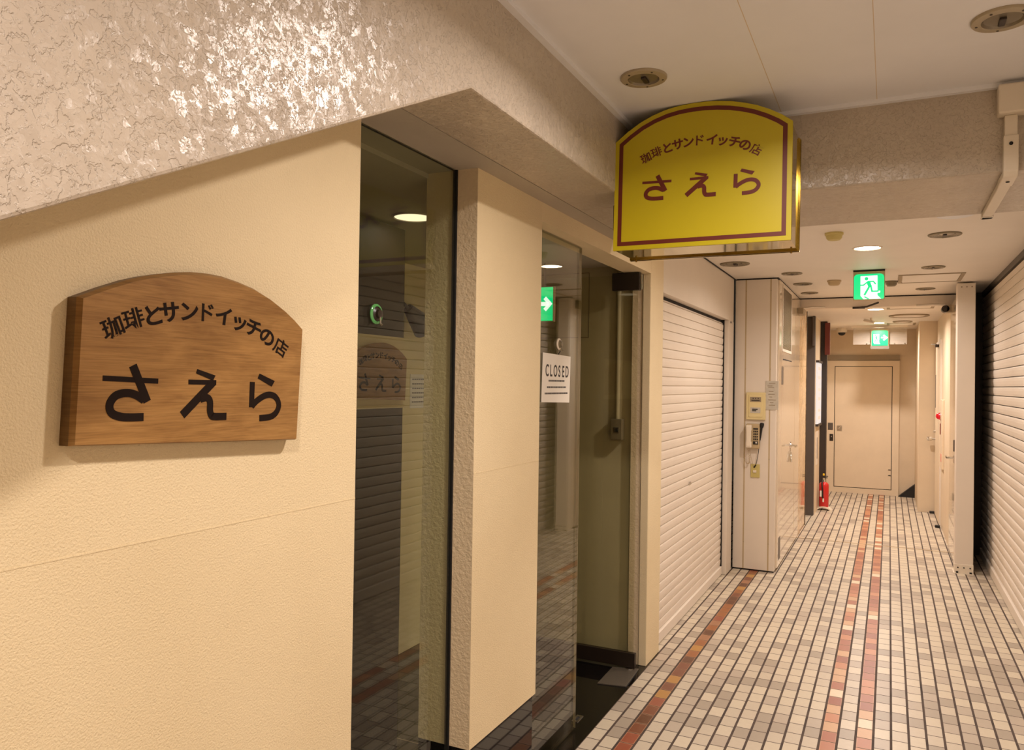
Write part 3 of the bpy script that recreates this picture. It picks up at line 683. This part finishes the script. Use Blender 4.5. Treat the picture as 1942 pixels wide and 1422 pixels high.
# ------------------------------------------------------------------ exit signs with the running man
def exit_sign(o, x0, x1, z0, z1, y, arrow):
    w, h = x1-x0, z1-z0
    B(x0-.006, x1+.006, y+.002, y+.045, z0-.005, z1+.022).build('case', MT['beige_plastic'], o, bevel=.003)
    mb = MB(); k = 5; r = .03*w/.22
    pts = []
    for cxx, czz, a0 in ((x1-r, z1-r, 0), (x0+r, z1-r, PI/2), (x0+r*.4, z0+r*.4, PI), (x1-r*.4, z0+r*.4, 3*PI/2)):
        rr = r if czz > z0+h/2 else r*.4
        for i in range(k): a = a0+PI/2*i/(k-1); pts.append((cxx+rr*math.cos(a), czz+rr*math.sin(a)))
    mb.prism(pts, (0, y-.006, 0), X, Z, Y, .008).build('green_panel', MT['green'], o)
    cr = lambda q: ((q[0]-357+(q[1]-270)*.016)/985, 1-(q[1]-275+(q[0]-360)*.02)/905)
    sx, ox = (1, 0) if not arrow else (.62, -.02)
    sz, oz = (1, 0) if not arrow else (.72, .10)
    f = lambda q: (x0+(cr(q)[0]*sx+ox)*w, z0+(cr(q)[1]*sz+oz)*h)
    fr = ((0, y-.0065, 0), X, Z, NY, .001); fr2 = ((0, y-.0078, 0), X, Z, NY, .001)
    if not arrow:
        m = MB(); m.prism([f(q) for q in ((572, 345), (1125, 325), (1120, 1040), (1240, 1163), (665, 1175), (565, 1050))], *fr)
        m.stroke([f((1120, 905)), f((1205, 915))], .075*w, *fr)
    else:
        m = MB(); m.prism([f(q) for q in ((572, 345), (1125, 325), (1120, 1040), (1240, 1163), (665, 1175), (565, 1050))], *fr)
        zc = z0+h*.52
        m.stroke([(x0+w*.58, zc), (x0+w*.84, zc)], .10*w, *fr); m.stroke([(x0+w*.72, zc+h*.17), (x0+w*.93, zc), (x0+w*.72, zc-h*.17)], .10*w, *fr)
    m.build('doorway_symbol', MT['green_white'], o)
    m = MB(); m.disc2(f((765, 440)), .062*w*sx, *fr2)
    S_ = w*sx/985
    for pts, wd in (([(800, 542), (990, 540), (1068, 645)], 46), ([(815, 545), (668, 668), (570, 668)], 46), ([(830, 545), (845, 620), (885, 730)], 120), ([(860, 715), (690, 1035)], 66), ([(905, 690), (942, 892), (1158, 890)], 56), ([(690, 1085), (835, 1168)], 46)):
        m.stroke([f(q) for q in pts], wd*S_, *fr2)
    m.build('running_figure', MT['green'], o)
o = thing('exit_sign', 'lit green running man exit sign under the low ceiling', 'exit sign', (-.158, 6.92, 2.34))
exit_sign(o, -.270, -.046, 2.372, 2.578, 6.92, False)
B(-.277, -.040, 6.925, 6.965, 2.603, 2.614).build('ceiling_plate', MT['gap'], o)
o = thing('exit_sign', 'lit green exit sign with arrow in front of the end wall', 'exit sign', (-.13, 12.2, 2.25))
exit_sign(o, -.237, -.024, 2.252, 2.470, 12.2, True)
B(-.25, -.01, 12.20, 12.25, 2.205, 2.246).build('base_housing', MT['dark_steel'], o)
o = thing('acrylic_panel', 'clear acrylic hanging panel around the far arrow exit sign', 'panel', (-.13, 12.27, 2.25))
B(-.48, .217, 12.262, 12.27, 2.272, 2.53).build('pane', MT['acrylic'], o)
B(-.50, .235, 12.255, 12.277, 2.515, 2.55).build('rail', MT['white_plastic'], o)
for px in (-.30, -.245, .06, .19): MB().cyl((px, 12.262, 2.283), (px, 12.252, 2.283), .008, 10).build('cap', MT['chrome'], o)
# ------------------------------------------------------------------ trunking on the cross beam
o = thing('cable_trunking', 'cream cable trunking with junction box bent under the plaster cross beam', 'cable trunking', (.36, 3.02, 2.37))
B(.313, .62, 2.965, 3.02, 2.557, 2.655).build('junction_box', MT['white_plastic'], o, bevel=.006)
B(.334, .371, 2.99, 3.02, 2.42, 2.557).build('duct', MT['white_plastic'], o, bevel=.003)
MB().prism([(2.985, 2.49), (2.985, 2.37), (3.0, 2.352), (3.14, 2.352), (3.14, 2.377), (3.02, 2.377), (3.02, 2.49)], (.331, 0, 0), Y, Z, X, .043).build('elbow', MT['white_plastic'], o, bevel=.004)
B(.334, .371, 3.14, 3.66, 2.354, 2.377).build('duct', MT['white_plastic'], o, bevel=.003)
B(.331, .374, 3.66, 3.70, 2.350, 2.377).build('end_cap', MT['chrome'], o, bevel=.003)
for (yy, zz) in ((2.984, 2.46), (3.06, 2.351)):
    MB().cyl((.352, yy, zz), (.352, yy-(.002 if zz > 2.4 else 0), zz-(0 if zz > 2.4 else .002)), .006, 10).build('screw', MT['gap'], o)
# ------------------------------------------------------------------ pocket column fittings
yf = 7.147
o = thing('meter_box', 'square cream panel box above the wall phone', 'panel box', (-1.066, yf, 1.35))
B(-1.152, -.985, yf-.022, yf, 1.348, 1.592).build('plate', MT['cream_plastic'], o, bevel=.004)
mc = B(-1.128, -1.010, yf-.028, yf-.02, 1.372, 1.572).build('cover', MT['cream_plastic'], o, bevel=.003)
B(-1.116, -1.022, yf-.031, yf-.027, 1.508, 1.550).build('display', MT['grey_plastic'], mc)
MB().box(-1.104, -1.034, yf-.0325, yf-.0305, 1.517, 1.525).build('slot', MT['black'], mc)
for k in range(3): MB().cyl((-1.09+k*.022, yf-.031, 1.538), (-1.09+k*.022, yf-.033, 1.538), .005, 10).build('lamp', MT['black'], mc)
B(-1.113, -1.027, yf-.030, yf-.027, 1.408, 1.458).build('label', MT['paper_grey'], mc)
MB().box(-1.098, -1.05, yf-.031, yf-.0299, 1.436, 1.446).box(-1.098, -1.062, yf-.031, yf-.0299, 1.424, 1.432).build('print', MT['print'], mc)
o = thing('notice_holder', 'grey laminated notice sheet hanging beside the cream panel box', 'notice', (-.93, yf, 1.44))
B(-.987, -.878, yf-.008, yf-.001, 1.440, 1.695).build('sheet', MT['paper_grey'], o, bevel=.001)
mb = MB()
for zz, a, b in ((1.672, -.958, -.905), (1.648, -.972, -.93), (1.635, -.965, -.915), (1.600, -.96, -.92), (1.575, -.965, -.91), (1.55, -.955, -.93), (1.525, -.965, -.9), (1.50, -.95, -.92), (1.478, -.96, -.905)):
    mb.box(a, b, yf-.009, yf-.0079, zz, zz+.006)
mb.build('print', MT['grey_plastic'], o)
o = thing('wall_phone', 'cream wall telephone with keypad on the white column', 'telephone', (-1.09, yf, 1.09))
B(-1.146, -1.030, yf-.045, yf-.004, 1.092, 1.312).build('body', MT['beige_plastic'], o, bevel=.008)
mb = MB(); mb.box(-1.143, -1.093, yf-.085, yf-.045, 1.25, 1.302); mb.box(-1.143, -1.093, yf-.085, yf-.045, 1.10, 1.155); mb.box(-1.139, -1.097, yf-.088, yf-.062, 1.11, 1.295)
hs = mb.build('handset', MT['white_plastic'], o, bevel=.008)
B(-1.083, -1.042, yf-.05, yf-.044, 1.262, 1.275).build('display', MT['black'], o)
for r in range(4):
    for c in range(3):
        B(-1.082+c*.0145, -1.072+c*.0145, yf-.051, yf-.044, 1.238-r*.023, 1.252-r*.023).build('key', MT['black'], o, bevel=.002)
B(-1.083, -1.042, yf-.05, yf-.044, 1.130, 1.158).build('label', MT['black'], o)
B(-1.063, -1.050, yf-.0505, yf-.0495, 1.140, 1.152).build('label', MT['paper'], o)
pts = []
for i in range(90):
    s_ = i/89; pts.append((-1.13+.02*math.sin(s_*5)-.01*s_+.006*math.cos(i*1.25), yf-.035+.006*math.sin(i*1.25), 1.095-.14*math.sin(s_*PI*.9)))
MB().tube(pts, .0018, 6).build('coil_cord', MT['beige_plastic'], hs, True)
MB().tube([(-1.115, yf-.02, 1.092), (-1.105, yf-.025, 1.02), (-1.085, yf-.02, .945), (-1.075, yf-.012, .925)], .0018, 6).build('line_cord', MT['beige_plastic'], o, True)
o = thing('hanging_microphone', 'black paging microphone with cord hanging beside the wall phone', 'microphone', (-1.01, yf, 1.1))
MB().lathe([(0, .0), (.016, .004), (.019, .018), (.016, .04), (.010, .05), (.009, .12), (.007, .16), (0, .161)], (-1.010, yf-.03, 1.325), (-.12, 0, -1)).build('body', MT['black'], o, True)
MB().tube([(-1.028, yf-.03, 1.165), (-1.035, yf-.03, 1.10), (-1.045, yf-.028, 1.02), (-1.058, yf-.024, .96), (-1.073, yf-.014, .928)], .0028, 8).build('cord', MT['black'], o, True)
MB().tube([(-1.062, yf-.022, .945), (-1.078, yf-.012, .922)], .006, 8).build('plug', MT['black'], o, True)
o = thing('socket_plate', 'yellowed socket plate below the wall phone', 'socket', (-1.07, yf, .83))
sk = B(-1.108, -1.030, yf-.010, yf, .832, .952).build('plate', MT['ochre_plastic'], o, bevel=.004)
B(-1.087, -1.058, yf-.018, yf-.009, .875, .897).build('jack', MT['white_plastic'], sk, bevel=.003)
# stored fire door along the column side
d3 = struct(B(-.900, -.884, 7.215, 8.93, .03, 2.60).build('door_3', MT['gloss_white'], bevel=.002))
def slatgrille(parent):
    mb = MB()
    z = 1.995
    while z < 2.56: mb.box(-.8845, -.880, 7.42, 8.09, z, z+.005); z += .010
    mb.build('grille', MT['dull'], parent)
    MB().frame([(7.395, 1.97), (8.115, 1.97), (8.115, 2.58), (7.395, 2.58)], [(7.42, 1.995), (8.09, 1.995), (8.09, 2.555), (7.42, 2.555)], (-.8845, 0, 0), Y, Z, X, .006).build('grille_frame', MT['white'], parent)
slatgrille(d3)
B(-.8845, -.8830, 7.47, 8.17, 1.894, 1.904).build('slot', MT['gap'], d3)
B(-.8845, -.8825, 7.385, 7.52, 1.665, 1.83).build('hinge', MT['grey'], d3)
B(-.8845, -.8825, 7.285, 7.42, .085, .285).build('hinge', MT['grey'], d3)
B(-.8845, -.8832, 8.50, 8.505, .03, 2.6).build('joint', MT['beige_plastic'], d3)
MB().lathe([(0, .012), (.024, .012), (.028, 0)], (-.884, 8.15, 1.06), X).build('rose', MT['chrome'], d3, True)
MB().tube([(-.884, 8.15, 1.06), (-.835, 8.15, 1.06), (-.825, 8.13, 1.06), (-.825, 8.04, 1.06)], .010, 12).build('lever_handle', MT['chrome'], d3, True)
B(-.8845, -.879, 8.135, 8.165, .955, 1.10).build('escutcheon', MT['steel'], d3, bevel=.002)
MB().tube([(-.876, 8.12, 1.0), (-.87, 8.09, .96), (-.868, 8.09, .90)], .012, 10).build('thumb_turn', MT['chrome'], d3, True)
def closer(o, body, arm, m='grey_plastic'):
    MB().box(*body).build('body', MT[m], o, bevel=.006)
    MB().tube(arm, .009, 8).build('arm', MT['steel'], o, True)
o = thing('door_closer', 'grey door closer at the top of the glossy white fire door', 'door closer', (-.87, 8.85, 2.45), 'door closers')
closer(o, (-.884, -.825, 8.66, 8.90, 2.42, 2.485), [(-.85, 8.80, 2.49), (-.76, 8.86, 2.505), (-.63, 8.91, 2.508)])
o = thing('door_coordinator', 'dark door stay arm fixed under the centre of the header', 'door stay', (-.25, 8.95, 2.45))
B(-.36, -.24, 8.935, 8.952, 2.484, 2.506).build('bracket', MT['dark'], o)
MB().tube([(-.30, 8.938, 2.495), (-.22, 8.90, 2.50), (-.11, 8.84, 2.535)], .010, 8).build('arm', MT['dark'], o, True)
# threshold strip
tag(B(-.893, .58, 8.925, 8.945, 0, .004).build('threshold_strip', MT['granite_trim']), 'thin metal threshold strip across the tiled floor', 'threshold strip')
# ------------------------------------------------------------------ square post and the fire door behind it
o = thing('square_post', 'cream square steel post with a bolted foot in front of the dark gap', 'post', (.61, 8.0, 0))
B(.541, .684, 7.97, 8.12, .004, 2.60).build('shaft', MT['white'], o, bevel=.006)
B(.530, .690, 7.955, 8.13, 0, .006).build('foot_plate', MT['white_plastic'], o)
B(.539, .686, 7.966, 8.12, .006, .085).build('foot_sleeve', MT['white_plastic'], o, bevel=.002)
for px in (.565, .612, .66): MB().cyl((px, 7.966, .055), (px, 7.961, .055), .006, 10).build('bolt', MT['gap'], o)
for px in (.55, .655): MB().box(px, px+.018, 7.958, 7.966, .006, .020).build('bolt', MT['gap'], o)
for px in (.575, .615, .655): MB().cyl((px, 7.97, 2.565), (px, 7.967, 2.565), .006, 10).build('screw', MT['grey_plastic'], o)
d4 = struct(B(.555, .60, 8.14, 9.02, .015, 2.499).build('door_4', MT['gloss_white']))
B(.5505, .5552, 8.30, 8.42, .95, 1.02).build('escutcheon', MT['steel'], d4)
MB().tube([(.555, 8.34, 1.00), (.50, 8.34, 1.00), (.495, 8.36, 1.00), (.495, 8.47, 1.0)], .011, 12).build('lever_handle', MT['chrome'], d4, True)
B(.546, .5552, 8.33, 8.36, 1.06, 1.17).build('lock', MT['dark'], d4, bevel=.003)
o = thing('door_closer', 'round bodied door closer over the door behind the square post', 'door closer', (.53, 8.95, 2.45), 'door closers')
MB().cyl((.50, 8.86, 2.455), (.50, 8.98, 2.455), .035).build('barrel', MT['dark'], o, True)
B(.51, .56, 8.86, 8.99, 2.42, 2.49).build('body', MT['grey_plastic'], o, bevel=.004)
MB().tube([(.50, 8.86, 2.495), (.38, 8.88, 2.503), (.24, 8.90, 2.500)], .010, 8).build('arm', MT['steel'], o, True)
struct(B(.585, .62, 9.03, 9.15, 0, 2.55).build('trim_17', MT['grey_plastic']))
# ------------------------------------------------------------------ far right wall door and alarm
d5 = struct(B(.548, .572, 10.68, 11.60, .012, 2.20).build('door_5', MT['beige'], bevel=.002))
B(.545, .549, 11.50, 11.585, 1.40, 1.83).build('slot_window', MT['grey'], d5)
MB().cyl((.548, 11.52, .99), (.505, 11.52, .99), .012).build('knob_stem', MT['steel'], d5, True)
MB().lathe([(0, .0), (.026, .004), (.032, .03), (.028, .06), (0, .066)], (.51, 11.52, .99), NX).build('knob', MT['chrome'], d5, True)
MB().cyl((.548, 11.50, 1.09), (.525, 11.50, 1.09), .014).build('lock_cylinder', MT['steel'], d5, True)
struct(MB().box(.553, .571, 10.63, 10.68, 0, 2.25).box(.553, .571, 11.60, 11.65, 0, 2.25).box(.553, .571, 10.68, 11.60, 2.20, 2.25).build('trim_18', MT['white']))
o = thing('door_closer', 'small dark door closer above the far beige side door', 'door closer', (.53, 10.95, 2.17), 'door closers')
closer(o, (.508, .548, 10.88, 11.02, 2.165, 2.198), [(.52, 10.9, 2.2), (.49, 10.92, 2.20), (.47, 10.96, 2.20)], 'dark')
o = thing('fire_alarm', 'beige fire alarm panel with a red lamp on the far side wall', 'fire alarm', (.55, 10.35, .7))
B(.548, .57, 10.12, 10.56, .72, 1.52).build('panel', MT['beige'], o, bevel=.003)
MB().lathe([(.042, 0), (.042, .012), (.034, .035), (.018, .05), (0, .055)], (.548, 10.38, 1.325), NX).build('lamp', MT['red_lamp'], o, True)
MB().lathe([(.05, 0), (.05, .008), (.042, .01)], (.548, 10.38, 1.325), NX).build('lamp_base', MT['chrome'], o, True)
B(.540, .549, 10.36, 10.44, 1.11, 1.24).build('call_point', MT['darkred'], o, bevel=.004)
B(.545, .549, 10.20, 10.34, .80, .89).build('label', MT['pink'], o)
o = thing('door_stop', 'small black door stop on the tiles below the far side door', 'door stop', (.50, 11.62, 0))
B(.49, .55, 11.58, 11.64, 0, .03).build('wedge', MT['black'], o, bevel=.006)
o = thing('door_stop', 'small black door stop on the tiles below the red alarm lamp', 'door stop', (.5, 10.45, 0))
B(.50, .555, 10.43, 10.48, 0, .03).build('wedge', MT['black'], o, bevel=.006)
# ------------------------------------------------------------------ end wall door
d6 = struct(B(-.769, .034, 13.180, 13.20, .09, 1.972).build('door_6', MT['beige'], bevel=.002))
struct(MB().frame([(-.885, 0), (.137, 0), (.137, 2.067), (-.885, 2.067)], [(-.778, .08), (.043, .08), (.043, 1.981), (-.778, 1.981)], (0, 13.165, 0), X, Z, Y, .036).build('trim_19', MT['beige']))
B(-.778, .043, 13.195, 13.2, .08, 1.981).build('shadow_gap', MT['gap'], d6)
struct(B(-.90, .140, 13.17, 13.2, 2.075, 2.155).build('trim_20', MT['grey_plastic']))
B(-.735, -.665, 13.172, 13.181, .965, 1.045).build('lock_plate', MT['steel'], d6)
MB().tube([(-.72, 13.168, .985), (-.70, 13.165, 1.01), (-.68, 13.168, 1.03)], .010, 8).build('lock_handle', MT['chrome'], d6, True)
for zz in (.385, .30): B(-.005, .030, 13.174, 13.181, zz, zz+.012).build('hinge', MT['gap'], d6)
o = thing('switch_plate', 'grey steel key switch plate on the end door frame, topmost', 'switch', (-.83, 13.165, .97), 'switch plates on the door frame')
sp = B(-.868, -.795, 13.158, 13.165, .975, 1.085).build('plate', MT['grey'], o, bevel=.002)
o = thing('switch_plate', 'dark narrow switch plate on the end door frame, lower', 'switch', (-.82, 13.165, .80), 'switch plates on the door frame')
sp = B(-.842, -.790, 13.158, 13.165, .80, .91).build('plate', MT['dark'], o, bevel=.002)
B(-.822, -.808, 13.154, 13.159, .86, .88).build('key_hole', MT['steel'], sp)
# ------------------------------------------------------------------ lift side details
o = thing('poster', 'lit white poster board on the wall strip by the lift', 'poster', (-.85, 11.0, 1.1))
B(-.858, -.835, 10.72, 11.32, 1.165, 1.965).build('light_panel', MT['lit_paper'], o)
MB().box(-.858, -.822, 10.70, 11.34, 1.965, 1.995).box(-.858, -.822, 10.70, 11.34, 1.135, 1.165).build('frame', MT['brown_panel'], o)
mb = MB()
for zz in (1.9, 1.78, 1.62, 1.5, 1.35, 1.25): mb.box(-.8352, -.834, 10.80, 11.22, zz-.03, zz+.012)
mb.build('print', MT['poster_ink'], o)
o = thing('call_button_plate', 'slim grey lift call plate below the lit poster', 'lift call plate', (-.855, 10.95, .75))
cp = B(-.858, -.852, 10.85, 11.05, .62, 1.06).build('plate', MT['white'], o)
B(-.853, -.849, 10.92, 10.97, .70, .98).build('button_strip', MT['grey'], cp)
tag(B(-.885, -.852, 10.47, 10.575, 2.17, 2.55).build('blade_sign', MT['grey'], bevel=.003), 'blank grey projecting sign high on the steel lift jamb', 'sign')
tag(B(-.80, -.735, 11.35, 11.40, 2.09, 2.53).build('blade_sign', MT['darkred'], bevel=.003), 'dark red projecting sign high on the brown jamb', 'sign')
# ------------------------------------------------------------------ fire extinguisher
ex, ey = -.778, 11.17
o = thing('fire_extinguisher', 'red fire extinguisher standing on a white curved base by the lift', 'fire extinguisher', (ex, ey, 0))
mb = MB(); n = 20; W2, Hh = .105, .05
outer = [(-W2+2*W2*i/n, Hh*math.sin(PI*i/n)**.7) for i in range(n+1)]; inner = [(p[0]*.86, max(p[1]-.014, 0)) for p in reversed(outer)]
for i in range(n):
    a0, a1 = outer[i], outer[i+1]; b0, b1 = (a0[0]*.87, max(a0[1]-.014, 0)), (a1[0]*.87, max(a1[1]-.014, 0))
    mb.prism([a0, a1, b1, b0], (ex, ey-.085, .0), X, Z, Y, .17)
mb.build('stand', MT['white_plastic'], o)
MB().lathe([(0, .036), (.056, .038), (.062, .048), (.062, .325), (.058, .348), (.040, .366), (.020, .374), (0, .374)], (ex, ey, 0)).build('cylinder', MT['red'], o, True)
vl = MB().lathe([(.020, .372), (.020, .40), (.014, .405), (.014, .425), (0, .425)], (ex, ey, 0)).build('valve', MT['chrome'], o, True)
MB().box(ex-.008, ex+.045, ey-.008, ey+.008, .424, .436).box(ex-.008, ex+.05, ey-.007, ey+.007, .445, .455).box(ex-.012, ex, ey-.008, ey+.008, .42, .456).build('lever', MT['black'], vl, bevel=.002)
MB().lathe([(0, 0), (.011, .003), (.012, .02), (.008, .03), (0, .031)], (ex-.004, ey, .456)).build('safety_pin', MT['yellowpin'], vl, True)
MB().tube([(ex-.012, ey-.02, .40), (ex-.02, ey-.065, .36), (ex-.012, ey-.07, .25), (ex-.01, ey-.07, .16)], .010, 10).build('hose', MT['black'], vl, True)
B(ex-.045, ex-.022, ey-.066, ey-.050, .18, .26).build('label', MT['paper'], o); B(ex-.012, ex+.008, ey-.066, ey-.058, .11, .16).build('label', MT['paper'], o)
